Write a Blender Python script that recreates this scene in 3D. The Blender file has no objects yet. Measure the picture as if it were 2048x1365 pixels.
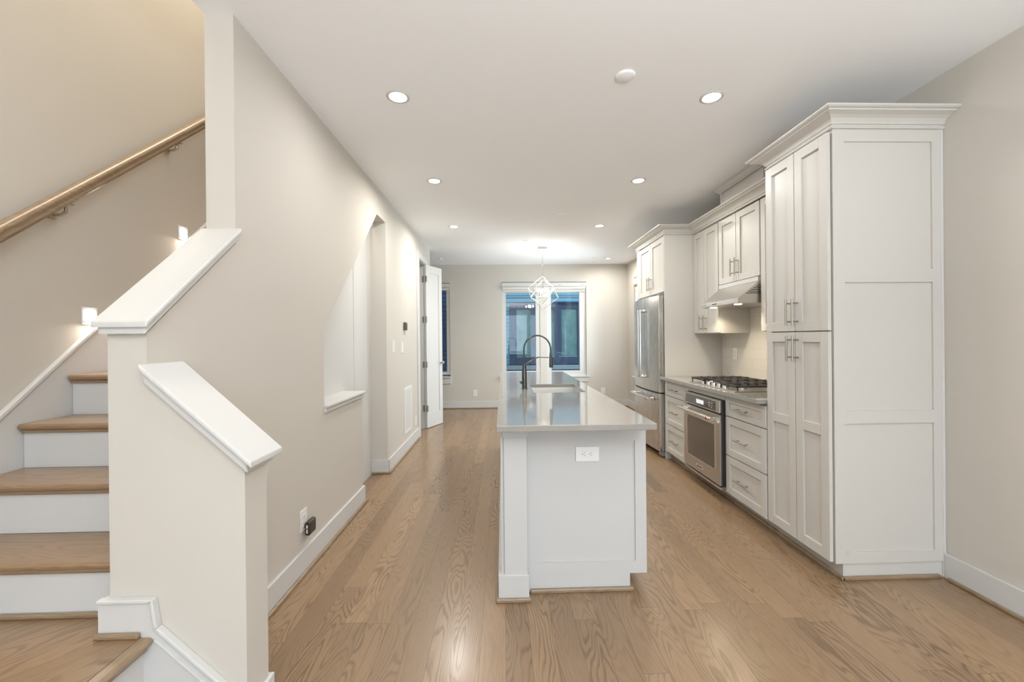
import bpy, math, random
from mathutils import Vector, Matrix
random.seed(7)
S = bpy.context.scene
COL = S.collection
PI = math.pi

# ------------------------------------------------------------------ camera
f_px = 827.72
yaw, pitch, roll = .02934, -.00139, .00955
F0 = Vector((math.sin(yaw), math.cos(yaw), 0)); R0 = Vector((math.cos(yaw), -math.sin(yaw), 0)); Zv = Vector((0, 0, 1))
Fw = F0*math.cos(pitch) + Zv*math.sin(pitch); Up = -F0*math.sin(pitch) + Zv*math.cos(pitch)
Rt = R0*math.cos(roll) - Up*math.sin(roll); Vt = R0*math.sin(roll) + Up*math.cos(roll)
cam_data = bpy.data.cameras.new('camera')
cam = bpy.data.objects.new('camera', cam_data); COL.objects.link(cam)
cam.matrix_world = Matrix(((Rt.x, Vt.x, -Fw.x, 0), (Rt.y, Vt.y, -Fw.y, 0), (Rt.z, Vt.z, -Fw.z, 1.3237), (0, 0, 0, 1)))
cam_data.sensor_width = 36; cam_data.sensor_fit = 'HORIZONTAL'
cam_data.lens = f_px/2048*36
cam_data.shift_x = -6.08/2048; cam_data.shift_y = -3.717/2048
cam_data.clip_start = .02; cam_data.clip_end = 200
S.camera = cam

# ------------------------------------------------------------------ world, exposure, large lights
S.view_settings.view_transform = 'Standard'
S.view_settings.look = 'None'
S.view_settings.exposure = 1.2
S.view_settings.gamma = 1
S.view_settings.use_curve_mapping = False
W = bpy.data.worlds.new('world'); S.world = W; W.use_nodes = True
bg = W.node_tree.nodes['Background']
bg.inputs[0].default_value = (.38, .51, .63, 1); bg.inputs[1].default_value = 1.5

def lamp(name, kind, loc, energy, color=(1, 1, 1), rot=(0, 0, 0), **kw):
    d = bpy.data.lights.new(name, kind); d.energy = energy; d.color = color
    for k, v in kw.items(): setattr(d, k, v)
    o = bpy.data.objects.new(name, d); COL.objects.link(o); o.location = loc; o.rotation_euler = rot
    return o
WARM = (1, .86, .70); COOL = (.80, .90, 1.0); NEUT = (1, .95, .88)
# daylight entering through the front-room windows behind the camera, and the rear windows
lamp('daylight_front', 'AREA', (.7, -3.75, 1.45), 30, COOL, (PI/2, 0, 0), shape='RECTANGLE', size=3.0, size_y=2.0)
lamp('daylight_side', 'AREA', (2.65, 7.05, 1.45), 45, COOL, (PI/2, 0, PI/2), shape='RECTANGLE', size=.9, size_y=1.5)
# added fill light, unseen behind the camera, bounced off the ceiling
lamp('ceiling_bounce_fill', 'AREA', (.7, -1.3, 1.5), 80, (.90, .95, 1), (PI, 0, 0), shape='DISK', size=1.2)
# added unseen area light that brightens the stairwell from above
lamp('stairwell_fill_light', 'AREA', (-1.7, 2.2, 5.2), 33, (1, .93, .81), (0, 0, 0), shape='RECTANGLE', size=.6, size_y=2.4)
# ------------------------------------------------------------------ node helpers
def newmat(name):
    m = bpy.data.materials.new(name); m.use_nodes = True
    nt = m.node_tree; b = nt.nodes['Principled BSDF']
    return m, nt, b
def node(nt, t, **kw):
    n = nt.nodes.new(t)
    for k, v in kw.items(): setattr(n, k, v)
    return n
def setin(nt, sock, v):
    if isinstance(v, bpy.types.NodeSocket): nt.links.new(v, sock)
    else: sock.default_value = v
def math_(nt, op, a, b=None, c=None):
    n = node(nt, 'ShaderNodeMath', operation=op)
    setin(nt, n.inputs[0], a)
    if b is not None: setin(nt, n.inputs[1], b)
    if c is not None: setin(nt, n.inputs[2], c)
    return n.outputs[0]
def ramp(nt, fac, stops, interp='LINEAR'):
    n = node(nt, 'ShaderNodeValToRGB'); n.color_ramp.interpolation = interp
    el = n.color_ramp.elements
    while len(el) < len(stops): el.new(.5)
    for e, (p, c) in zip(el, stops):
        e.position = p; e.color = (*c, 1) if len(c) == 3 else c
    setin(nt, n.inputs[0], fac); return n.outputs[0]
def mix(nt, fac, a, b, mode='MIX'):
    n = node(nt, 'ShaderNodeMix', data_type='RGBA', blend_type=mode)
    setin(nt, n.inputs[0], fac)
    setin(nt, n.inputs[6], a if isinstance(a, bpy.types.NodeSocket) else (*a, 1))
    setin(nt, n.inputs[7], b if isinstance(b, bpy.types.NodeSocket) else (*b, 1))
    return n.outputs[2]
def noise(nt, vec, scale=5, detail=2, rough=.5, dist=0):
    n = node(nt, 'ShaderNodeTexNoise'); n.inputs['Scale'].default_value = scale
    n.inputs['Detail'].default_value = detail; n.inputs['Roughness'].default_value = rough; n.inputs['Distortion'].default_value = dist
    if vec is not None: nt.links.new(vec, n.inputs['Vector'])
    return n.outputs['Fac']
def bump(nt, b, h, strength, dist=.002):
    n = node(nt, 'ShaderNodeBump'); n.inputs['Strength'].default_value = strength; n.inputs['Distance'].default_value = dist
    nt.links.new(h, n.inputs['Height']); nt.links.new(n.outputs[0], b.inputs['Normal'])
def paint(name, col, rough=.6, spec=.3, grain=.02, bs=220):
    m, nt, b = newmat(name)
    tc = node(nt, 'ShaderNodeTexCoord')
    n1 = noise(nt, tc.outputs['Object'], 1.3, 2)
    c = mix(nt, n1, [x*(1-grain) for x in col], [min(1, x*(1+grain)) for x in col])
    nt.links.new(c, b.inputs['Base Color'])
    b.inputs['Roughness'].default_value = rough; b.inputs['Specular IOR Level'].default_value = spec
    bump(nt, b, noise(nt, tc.outputs['Object'], bs, 2), .05, .001)
    return m
def metal(name, col, rough=.25, axis=2, aniso=True, streak=.10):
    m, nt, b = newmat(name)
    b.inputs['Metallic'].default_value = 1
    tc = node(nt, 'ShaderNodeTexCoord'); mp = node(nt, 'ShaderNodeMapping')
    sc = [60, 60, 60]; sc[axis] = 1.2
    mp.inputs['Scale'].default_value = sc
    nt.links.new(tc.outputs['Object'], mp.inputs['Vector'])
    n1 = noise(nt, mp.outputs[0], 3, 3)
    r = math_(nt, 'MULTIPLY_ADD', n1, streak, rough-streak/2)
    nt.links.new(r, b.inputs['Roughness'])
    c = mix(nt, n1, [x*.93 for x in col], col); nt.links.new(c, b.inputs['Base Color'])
    return m
def plain(name, col, rough=.4, spec=.5, metallic=0, coat=0):
    m, nt, b = newmat(name)
    tc = node(nt, 'ShaderNodeTexCoord'); n1 = noise(nt, tc.outputs['Object'], 40, 2)
    c = mix(nt, n1, [x*.97 for x in col], col); nt.links.new(c, b.inputs['Base Color'])
    b.inputs['Roughness'].default_value = rough; b.inputs['Specular IOR Level'].default_value = spec
    b.inputs['Metallic'].default_value = metallic; b.inputs['Coat Weight'].default_value = coat
    return m
def emit(name, col, strength):
    m, nt, b = newmat(name)
    b.inputs['Base Color'].default_value = (.8, .8, .8, 1)
    b.inputs['Emission Color'].default_value = (*col, 1); b.inputs['Emission Strength'].default_value = strength
    return m
def oak(name, along='Y', planks=True, width=.108, rot=0.0, light=(.345, .222, .124), dark=(.115, .067, .034), rough=.27, length=1.6):
    m, nt, b = newmat(name)
    tc = node(nt, 'ShaderNodeTexCoord'); mp = node(nt, 'ShaderNodeMapping')
    nt.links.new(tc.outputs['Object'], mp.inputs['Vector'])
    mp.inputs['Rotation'].default_value = (0, 0, rot if along == 'Y' else rot + PI/2)
    sx = node(nt, 'ShaderNodeSeparateXYZ'); nt.links.new(mp.outputs[0], sx.inputs[0])
    x, y, z = sx.outputs
    if planks:
        u = math_(nt, 'DIVIDE', x, width)
        i = math_(nt, 'FLOOR', u); fx = math_(nt, 'FRACT', u)
        w1 = node(nt, 'ShaderNodeTexWhiteNoise', noise_dimensions='1D'); nt.links.new(i, w1.inputs['W'])
        v = math_(nt, 'ADD', math_(nt, 'DIVIDE', y, length), math_(nt, 'MULTIPLY', w1.outputs['Value'], 7.3))
        j = math_(nt, 'FLOOR', v); fy = math_(nt, 'FRACT', v)
        cid = math_(nt, 'ADD', math_(nt, 'MULTIPLY', i, 17.31), math_(nt, 'MULTIPLY', j, 5.77))
        w2 = node(nt, 'ShaderNodeTexWhiteNoise', noise_dimensions='1D'); nt.links.new(cid, w2.inputs['W'])
        rnd = w2.outputs['Value']
    else:
        rnd = math_(nt, 'MULTIPLY', 1.0, .37)
    cx = node(nt, 'ShaderNodeCombineXYZ')
    setin(nt, cx.inputs[0], math_(nt, 'MULTIPLY', x, 7.0))
    setin(nt, cx.inputs[1], math_(nt, 'MULTIPLY', y, 1.15))
    setin(nt, cx.inputs[2], math_(nt, 'ADD', math_(nt, 'MULTIPLY', rnd, 61.0), math_(nt, 'MULTIPLY', z, 5.0)))
    n1 = noise(nt, cx.outputs[0], 1.0, 1.6, .45)
    wob = noise(nt, cx.outputs[0], 9.0, 2, .6)
    ph = math_(nt, 'ADD', math_(nt, 'MULTIPLY', n1, 165.0), math_(nt, 'MULTIPLY', wob, 4.0))
    s = math_(nt, 'MULTIPLY_ADD', math_(nt, 'SINE', ph), .5, .5)
    rings = ramp(nt, s, [(0, (0, 0, 0)), (.5, (.10, .10, .10)), (1.0, (1, 1, 1))])
    # pores
    c2 = node(nt, 'ShaderNodeCombineXYZ')
    setin(nt, c2.inputs[0], math_(nt, 'MULTIPLY', x, 420.0)); setin(nt, c2.inputs[1], math_(nt, 'MULTIPLY', y, 14.0)); setin(nt, c2.inputs[2], math_(nt, 'MULTIPLY', rnd, 9.0))
    pores = noise(nt, c2.outputs[0], 1.0, 2, .6)
    c3 = node(nt, 'ShaderNodeCombineXYZ')
    setin(nt, c3.inputs[0], math_(nt, 'MULTIPLY', x, 9.0)); setin(nt, c3.inputs[1], math_(nt, 'MULTIPLY', y, 2.2)); setin(nt, c3.inputs[2], math_(nt, 'MULTIPLY', rnd, 31.0))
    fade = ramp(nt, noise(nt, c3.outputs[0], 1.0, 2, .5), [(.32, (.30, .30, .30)), (.58, (1, 1, 1))])
    fade = math_(nt, 'MULTIPLY', fade, math_(nt, 'MULTIPLY_ADD', math_(nt, 'FRACT', math_(nt, 'MULTIPLY', rnd, 13.7)), .8, .35))
    rings = math_(nt, 'MULTIPLY', rings, fade)
    g = math_(nt, 'ADD', math_(nt, 'MULTIPLY', rings, .56), math_(nt, 'MULTIPLY', pores, .46))
    col = mix(nt, g, light, dark)
    tone = math_(nt, 'MULTIPLY_ADD', rnd, .30, .86)
    tn = node(nt, 'ShaderNodeCombineColor')
    for k in range(3): setin(nt, tn.inputs[k], tone)
    col = mix(nt, 1.0, col, tn.outputs[0], 'MULTIPLY')
    if planks:
        e = math_(nt, 'MINIMUM', fx, math_(nt, 'SUBTRACT', 1.0, fx))
        gx = math_(nt, 'LESS_THAN', e, .0007/width)
        e2 = math_(nt, 'MINIMUM', fy, math_(nt, 'SUBTRACT', 1.0, fy))
        gy = math_(nt, 'LESS_THAN', e2, .0009/length)
        gap = math_(nt, 'MAXIMUM', gx, gy)
        col = mix(nt, math_(nt, 'MULTIPLY', gap, .75), col, (.07, .04, .02))
    nt.links.new(col, b.inputs['Base Color'])
    rr = math_(nt, 'MULTIPLY_ADD', g, .10, rough)
    nt.links.new(rr, b.inputs['Roughness'])
    b.inputs['Specular IOR Level'].default_value = .5
    b.inputs['Coat Weight'].default_value = .30; b.inputs['Coat Roughness'].default_value = .19
    bump(nt, b, math_(nt, 'SUBTRACT', 1.0, g), .12, .0006)
    return m

MAT = {}
MAT['wall'] = paint('greige_wall_paint', (.60, .56, .50), .65, .2)
MAT['ceil'] = paint('ceiling_paint', (.91, .91, .91), .8, .1, .01)
MAT['trim'] = paint('white_trim_paint', (.62, .608, .585), .5, .25, .005, 60)
MAT['cab'] = paint('off_white_cabinet_paint', (.60, .575, .53), .35, .4, .008, 60)
MAT['isl'] = paint('white_island_paint', (.58, .575, .56), .35, .4, .008, 60)
MAT['oak_floor'] = oak('oak_floor_planks')
MAT['oak_landing'] = oak('oak_landing_boards', rot=.75)
MAT['oak_tread'] = oak('oak_tread', along='X', planks=False)
MAT['oak_trim'] = oak('oak_trim', along='Y', planks=False, light=(.37, .265, .165))
MAT['oak_trimx'] = oak('oak_trim_cross', along='X', planks=False, light=(.37, .265, .165))
MAT['steel'] = metal('brushed_steel', (.66, .64, .61), .27)
MAT['steelh'] = metal('brushed_steel_horizontal', (.66, .63, .59), .30, 1)
MAT['nickel'] = metal('satin_nickel', (.46, .42, .365), .30, 2, streak=.04)
MAT['chrome'] = metal('polished_nickel', (.85, .83, .80), .12, 2, streak=.03)
MAT['satin'] = metal('satin_silver', (.80, .78, .74), .38, 2, streak=.03)
MAT['gun'] = metal('gunmetal', (.10, .10, .095), .32, 2, streak=.05)
MAT['iron'] = plain('cast_iron', (.045, .04, .036), .55, .4)
MAT['black'] = plain('black_plastic', (.02, .02, .02), .35, .5)
MAT['brown'] = plain('dark_brown_plastic', (.035, .026, .018), .3, .5)
MAT['dglass'] = plain('dark_oven_glass', (.055, .045, .035), .12, .6, coat=1)
MAT['white'] = plain('white_plastic', (.80, .79, .77), .3, .5)
MAT['grey'] = plain('grey_marking', (.25, .25, .24), .5, .3)
MAT['red'] = plain('red_enamel', (.42, .05, .04), .25, .5)
MAT['lcd'] = emit('display_glow', (.45, .50, .62), .28)
MAT['shade'] = paint('shade_fabric', (.70, .66, .60), .8, .1)
MAT['bulb'] = emit('bulb_glow', (1, .86, .62), 16)
MAT['lens'] = emit('downlight_lens_glow', (1, .93, .82), 14)
MAT['step'] = emit('step_light_glow', (1, .93, .84), 12)
MAT['hoodlens'] = emit('hood_lens_glow', (1, .88, .68), 10)
def quartz():
    m, nt, b = newmat('grey_quartz')
    tc = node(nt, 'ShaderNodeTexCoord')
    c = ramp(nt, noise(nt, tc.outputs['Object'], 380, 3, .7), [(.35, (.28, .262, .235)), (.6, (.345, .325, .29)), (.72, (.42, .40, .355))])
    nt.links.new(c, b.inputs['Base Color'])
    b.inputs['Roughness'].default_value = .07; b.inputs['Specular IOR Level'].default_value = .75
    return m
MAT['quartz'] = quartz()
def glass():
    m, nt, b = newmat('window_glass')
    out = nt.nodes['Material Output']
    tr = node(nt, 'ShaderNodeBsdfTransparent'); tr.inputs[0].default_value = (.93, .96, .96, 1)
    gl = node(nt, 'ShaderNodeBsdfGlossy'); gl.inputs['Roughness'].default_value = .02
    fr = node(nt, 'ShaderNodeFresnel'); fr.inputs[0].default_value = 1.45
    mx = node(nt, 'ShaderNodeMixShader')
    nt.links.new(fr.outputs[0], mx.inputs[0]); nt.links.new(tr.outputs[0], mx.inputs[1]); nt.links.new(gl.outputs[0], mx.inputs[2])
    nt.links.new(mx.outputs[0], out.inputs[0])
    return m
MAT['glass'] = glass()
def tile():
    m, nt, b = newmat('cream_wall_tile')
    tc = node(nt, 'ShaderNodeTexCoord'); sx = node(nt, 'ShaderNodeSeparateXYZ'); nt.links.new(tc.outputs['Object'], sx.inputs[0])
    v = math_(nt, 'DIVIDE', math_(nt, 'SUBTRACT', sx.outputs[2], .90), .102)
    row = math_(nt, 'FLOOR', v)
    u = math_(nt, 'ADD', math_(nt, 'DIVIDE', sx.outputs[1], .41), math_(nt, 'MULTIPLY', row, .5))
    fu = math_(nt, 'FRACT', u); fv = math_(nt, 'FRACT', v)
    eu = math_(nt, 'MINIMUM', fu, math_(nt, 'SUBTRACT', 1.0, fu)); ev = math_(nt, 'MINIMUM', fv, math_(nt, 'SUBTRACT', 1.0, fv))
    g = math_(nt, 'MAXIMUM', math_(nt, 'LESS_THAN', eu, .004), math_(nt, 'LESS_THAN', ev, .016))
    c = mix(nt, g, (.70, .665, .60), (.60, .56, .49)); nt.links.new(c, b.inputs['Base Color'])
    b.inputs['Roughness'].default_value = .18
    bump(nt, b, math_(nt, 'SUBTRACT', 1.0, g), .4, .001)
    return m
MAT['tile'] = tile()
def siding():
    m, nt, b = newmat('blue_lap_siding')
    tc = node(nt, 'ShaderNodeTexCoord'); sx = node(nt, 'ShaderNodeSeparateXYZ'); nt.links.new(tc.outputs['Object'], sx.inputs[0])
    c = mix(nt, noise(nt, tc.outputs['Object'], 3, 3), (.19, .46, .58), (.24, .52, .64)); nt.links.new(c, b.inputs['Base Color'])
    b.inputs['Roughness'].default_value = .6
    return m
MAT['siding'] = siding()
MAT['navy'] = plain('navy_window_paint', (.05, .08, .14), .5, .4)
MAT['navydark'] = plain('dark_navy_paint', (.02, .04, .10), .5, .4)
MAT['ledge'] = plain('weathered_ledge_paint', (.36, .40, .42), .7, .2)
MAT['eglass'] = (lambda: (lambda m, nt, b: (nt.links.new(ramp(nt, noise(nt, node(nt, 'ShaderNodeTexCoord').outputs['Object'], 2.2, 5, .65), [(.3, (.10, .20, .21)), (.7, (.26, .40, .37))]), b.inputs['Base Color']), setattr(b.inputs['Roughness'], 'default_value', .25), m)[-1])(*newmat('painted_reflection_glass')))()  # greenish reflections on the neighbour's panes, painted into the base colour

# ------------------------------------------------------------------ mesh helpers
class MB:
    def __init__(s): s.v = []; s.f = []; s.sm = []
    def add(s, vs, fs, smooth=False):
        o = len(s.v); s.v += [tuple(v) for v in vs]; s.f += [tuple(i+o for i in f) for f in fs]; s.sm += [smooth]*len(fs); return s
    def box(s, x0, x1, y0, y1, z0, z1):
        x0, x1 = min(x0, x1), max(x0, x1); y0, y1 = min(y0, y1), max(y0, y1); z0, z1 = min(z0, z1), max(z0, z1)
        vs = [(x, y, z) for x in (x0, x1) for y in (y0, y1) for z in (z0, z1)]
        return s.add(vs, [(0, 1, 3, 2), (4, 6, 7, 5), (0, 4, 5, 1), (2, 3, 7, 6), (0, 2, 6, 4), (1, 5, 7, 3)])
    def prism(s, poly, axis, a, b):
        # poly in the two other axes (order x,y,z skipping axis)
        n = len(poly)
        def mk(p, t): return [(t, p[0], p[1]), (p[0], t, p[1]), (p[0], p[1], t)][axis]
        area = sum(poly[i][0]*poly[(i+1) % n][1]-poly[(i+1) % n][0]*poly[i][1] for i in range(n))
        if (area < 0) ^ (axis == 1): poly = poly[::-1]
        if a > b: a, b = b, a
        vs = [mk(p, a) for p in poly]+[mk(p, b) for p in poly]
        fs = [tuple(range(n))[::-1], tuple(range(n, 2*n))]+[(i, (i+1) % n, (i+1) % n+n, i+n) for i in range(n)]
        return s.add(vs, fs)
    def tube(s, pts, r, n=12, closed=False, caps=True, smooth=True):
        pts = [Vector(p) for p in pts]; N = len(pts)
        rs = r if isinstance(r, (list, tuple)) else [r]*N
        ref = None; rings = []
        for i, p in enumerate(pts):
            if closed: t = (pts[(i+1) % N]-pts[i-1])
            else: t = pts[min(i+1, N-1)]-pts[max(i-1, 0)]
            t.normalize()
            if ref is None:
                ref = Vector((0, 0, 1)) if abs(t.z) < .9 else Vector((1, 0, 0))
            a = (ref-t*ref.dot(t)); a.normalize(); ref = a
            b = t.cross(a)
            rings.append([p+(a*math.cos(2*PI*k/n)+b*math.sin(2*PI*k/n))*rs[i] for k in range(n)])
        vs = [v for R in rings for v in R]; fs = []
        M = N if closed else N-1
        for i in range(M):
            for k in range(n):
                j = (i+1) % N
                fs.append((i*n+k, i*n+(k+1) % n, j*n+(k+1) % n, j*n+k))
        s.add(vs, fs, smooth)
        if caps and not closed:
            s.add(rings[0], [tuple(range(n))[::-1]]); s.add(rings[-1], [tuple(range(n))])
        return s
    def cyl(s, c, r, h, axis=2, n=24, r2=None):
        d = Vector((0, 0, 0)); d[axis] = h; c = Vector(c)
        return s.tube([c, c+d], [r, r if r2 is None else r2], n)
    def lathe(s, prof, c, n=24, axis=2, smooth=True):
        vs = []; fs = []; N = len(prof)
        for i in range(n):
            a = 2*PI*i/n
            for (r, h) in prof:
                p = [r*math.cos(a), r*math.sin(a), h]
                if axis == 0: p = [h, r*math.cos(a), r*math.sin(a)]
                if axis == 1: p = [r*math.sin(a), h, r*math.cos(a)]
                vs.append((p[0]+c[0], p[1]+c[1], p[2]+c[2]))
        for i in range(n):
            j = (i+1) % n
            for k in range(N-1): fs.append((i*N+k, j*N+k, j*N+k+1, i*N+k+1))
        return s.add(vs, fs, smooth)
    def sweep(s, prof, path):
        # prof: (out, z) points; path: (x, y) points, outward is to the left of travel; mitred corners
        P = [Vector((p[0], p[1])) for p in path]; N = len(P); vs = []
        for i in range(N):
            ds = []
            if i > 0: ds.append((P[i]-P[i-1]).normalized())
            if i < N-1: ds.append((P[i+1]-P[i]).normalized())
            ns = [Vector((-d.y, d.x)) for d in ds]
            if len(ns) == 2: m = (ns[0]+ns[1]); m = m/ (1+ns[0].dot(ns[1]))
            else: m = ns[0]
            for (o, z) in prof: vs.append((P[i].x+m.x*o, P[i].y+m.y*o, z))
        M = len(prof); fs = []
        for i in range(N-1):
            for k in range(M-1): fs.append((i*M+k, i*M+k+1, (i+1)*M+k+1, (i+1)*M+k))
            fs.append((i*M+M-1, i*M, (i+1)*M, (i+1)*M+M-1))
        fs.append(tuple(range(M))[::-1]); fs.append(tuple(range((N-1)*M, N*M)))
        return s.add(vs, fs)

def tag(o, label=None, cat=None, group=None, kind=None):
    if label: o['label'] = label
    if cat: o['category'] = cat
    if group: o['group'] = group
    if kind: o['kind'] = kind
    return o
ORIG = {}
def build(name, mb, mat, parent=None, bevel=0, seg=2, label=None, local=False):
    o_ = Vector((0, 0, 0))
    if parent is not None and not local: o_ = ORIG[parent.name]
    me = bpy.data.meshes.new(name)
    me.from_pydata([tuple(Vector(v)-o_) for v in mb.v], [], mb.f); me.update()
    for p, sm in zip(me.polygons, mb.sm): p.use_smooth = sm
    me.materials.append(mat if isinstance(mat, bpy.types.Material) else MAT[mat])
    o = bpy.data.objects.new(name, me); COL.objects.link(o)
    if parent is not None: o.parent = parent
    ORIG[o.name] = o_.copy()
    if bevel:
        md = o.modifiers.new('bevel', 'BEVEL'); md.width = bevel; md.segments = seg; md.limit_method = 'ANGLE'; md.angle_limit = math.radians(40)
        if seg > 1: md.harden_normals = False
    if label: o['label'] = label
    return o
def thing(name, loc, label, cat, group=None, kind=None):
    o = bpy.data.objects.new(name, None); COL.objects.link(o); o.location = loc; o.empty_display_size = .05
    ORIG[o.name] = Vector(loc)
    return tag(o, label, cat, group, kind)
def structure(name, mb, mat, bevel=0, parent=None, label=None):
    o = build(name, mb, mat, parent, bevel)
    if parent is None: o['kind'] = 'structure'; o['category'] = name.split('_')[0]
    if label: o['label'] = label
    return o
def kids(o): return [c for c in bpy.data.objects if c.parent == o]
def copy_tree(o, parent=None):
    c = o.copy(); COL.objects.link(c)
    if parent is not None: c.parent = parent
    for ch in kids(o): copy_tree(ch, c)
    return c
def text_mesh(name, body, size, mat, parent, loc, rot, depth=.0006):
    cu = bpy.data.curves.new(name, 'FONT'); cu.body = body; cu.size = size; cu.extrude = depth; cu.align_x = 'CENTER'; cu.align_y = 'CENTER'
    t = bpy.data.objects.new(name, cu); COL.objects.link(t)
    dg = bpy.context.evaluated_depsgraph_get()
    me = bpy.data.meshes.new_from_object(t.evaluated_get(dg)); bpy.data.objects.remove(t)
    me.materials.clear(); me.materials.append(MAT[mat])
    o = bpy.data.objects.new(name, me); COL.objects.link(o)
    o.parent = parent; off = ORIG[parent.name] if parent.name in ORIG else Vector((0, 0, 0))
    o.location = Vector(loc)-off; o.rotation_euler = rot
    return o

# ------------------------------------------------------------------ dimensions
XL, XLI = -1.153, -1.276           # room face and stair face of the long wall
XR, XS = 2.40, -2.14               # right wall, stair-side wall
H = 2.74; YB = 7.907; YF = -3.6
LZ = .38                           # landing
RISE, RUN, YR = .197, .21, 1.47

# ------------------------------------------------------------------ setting
structure('floor', MB().box(XS, XR+.1, YF, 8.1, -.08, 0).box(-3.0, XS, 6.5, 8.1, -.08, 0), 'oak_floor')
c = MB().box(XLI, XR+.1, YF, 8.1, H, H+.1).box(-3.0, XLI, 6.54, 8.1, H, H+.1).box(XS, XLI, YF, .25, H, H+.1)
structure('ceiling', c, 'ceil')
structure('wall_stair_side', MB().box(XS-.1, XS, YF, 6.64, 0, 5.35), 'wall')
structure('wall_stairwell_upper', MB().box(XLI, XLI+.1, .15, 6.64, H+.1, 5.35).box(XS, XLI, .15, .25, H+.1, 5.35).box(XS, XLI, 6.54, 6.64, H+.1, 5.35), 'wall')
structure('ceiling_stairwell', MB().box(XS-.1, XLI+.1, .15, 6.64, 5.35, 5.45), 'ceil')
# long wall with sloped knee part, stair opening and door opening
w = MB()
def seg(poly, x0=XLI, x1=XL): w.prism(poly, 0, x0, x1)
def kz(y): return 1.352+.872*(y-1.374)
seg([(1.374, 0), (1.827, 0), (1.827, kz(1.827)), (1.374, kz(1.374))])
seg([(1.827, 0), (2.698, 0), (2.698, H), (1.827, H)])
seg([(2.698, 0), (3.41, 0), (3.41, .862), (2.698, .862)])
seg([(2.698, 1.389), (3.86, 2.487), (4.14, 2.487), (4.14, H), (2.698, H)])
seg([(4.14, 0), (5.72, 0), (5.72, H), (4.14, H)], -1.305)
seg([(5.72, 2.455), (6.22, 2.455), (6.22, H), (5.72, H)])
seg([(6.22, 0), (6.64, 0), (6.64, H), (6.22, H)])
structure('wall_left', w, 'wall')
structure('wall_niche', MB().prism([(2.45, 0), (2.45, 1.16), (3.665, 2.30), (3.665, 0)], 0, -1.40, -1.307).prism([(3.667, 0), (3.667, 2.305), (3.9, 2.52), (4.14, 2.52), (4.14, 0)], 0, -1.40, -1.305), 'trim')
structure('wall_nook', MB().box(-3.0, XLI, 6.54, 6.64, 0, H).box(-3.1, -3.0, 6.54, 8.05, 0, H), 'wall')
structure('wall_closet', MB().box(-1.95, -1.9, 5.5, 6.5, 0, H).box(-1.95, XLI, 5.45, 5.5, 0, H).box(-1.95, XLI, 6.49, 6.535, 0, H), 'wall')
# guard wall turning out at the landing
structure('wall_guard', MB().prism([(XL, 0), (-.845, 0), (-.845, .915), (XL, 1.20)], 1, 1.374, 1.497), 'wall')
structure('wall_right', MB().box(XR, XR+.12, YF, 6.6, 0, H).box(XR, XR+.12, 7.5, 8.05, 0, H).box(XR, XR+.12, 6.6, 7.5, 0, .62).box(XR, XR+.12, 6.6, 7.5, 2.41, H), 'wall')
bw = MB()
for (a, b_, z0, z1) in [(-3.0, -1.98, 0, H), (-1.98, -1.003, 0, .61), (-1.98, -1.003, 2.395, H), (-1.003, -.016, 0, H), (-.016, 1.606, 0, .6), (-.016, 1.606, 2.405, H), (1.606, XR, 0, H)]:
    bw.box(a, b_, YB, YB+.14, z0, z1)
structure('wall_back', bw, 'wall')
structure('wall_front', MB().box(XS, -1.0, YF-.12, YF, 0, H).box(2.3, XR+.1, YF-.12, YF, 0, H).box(-1.0, 2.3, YF-.12, YF, 0, .35).box(-1.0, 2.3, YF-.12, YF, 2.5, H), 'wall')

# baseboards + shoe
def basebd(name, runs, z0=0, h=.135):
    m = MB()
    for (x0, x1, y0, y1) in runs: m.box(x0, x1, y0, y1, z0, z0+h)
    return structure(name, m, 'trim', .003)
basebd('baseboard_left', [(XL, XL+.016, 1.497, 3.41), (XLI, XL+.016, 3.41, 3.426), (XL, XL+.016, 4.12, 5.60), (-1.305, XL+.016, 4.124, 4.14)])
basebd('baseboard_right', [(XR-.016, XR, YF, 2.177), (XR-.016, XR, 5.45, YB)])
basebd('baseboard_back', [(-1.15, XR, YB-.016, YB), (-3, -1.15, YB-.016, YB)])
basebd('baseboard_guard', [(XL, -.845, 1.497, 1.511), (-.845, -.831, 1.374, 1.511)])
def shoe(name, mb, mat='oak_trim'): return structure(name, mb, mat, .006)
shoe('trim_1', MB().box(XL+.016, XL+.034, 1.511, 3.445, 0, .02).box(XL+.016, XL+.034, 4.105, 5.60, 0, .02))
shoe('trim_2', MB().box(-1.30, XL+.034, 4.106, 4.124, 0, .02).box(-1.2, 2.38, YB-.034, YB-.016, 0, .02), 'oak_trimx')
shoe('trim_3', MB().box(XR-.034, XR-.016, YF, 2.15, 0, .02).box(XR-.034, XR-.016, 5.45, YB, 0, .02))

# caps on the knee walls and half wall
def zc(y): return 1.392+.872*(y-1.345)
cp = MB()
cp.prism([(1.342, zc(1.342)-.02), (1.83, zc(1.83)-.02), (1.83, zc(1.83)), (1.342, zc(1.342))], 0, -1.30, XL+.028)
o = structure('trim_4', cp, 'trim', .005)
cp = MB().prism([(1.352, zc(1.352)-.05), (1.83, zc(1.83)-.05), (1.83, zc(1.83)-.02), (1.352, zc(1.352)-.02)], 0, -1.288, XL+.016)
structure('trim_5', cp, 'trim', .006)
def zg(x): return 1.225-.912*(x+1.12)
cp = MB().prism([(XL, zg(XL)), (-.805, zg(-.805)), (-.805, zg(-.805)-.021), (XL, zg(XL)-.021)], 1, 1.338, 1.530)
structure('trim_6', cp, 'trim', .005)
cp = MB().prism([(XL, zg(XL)-.021), (-.828, zg(-.828)-.021), (-.828, zg(-.828)-.062), (XL, zg(XL)-.062)], 1, 1.355, 1.516)
structure('trim_7', cp, 'trim', .006)
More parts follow.
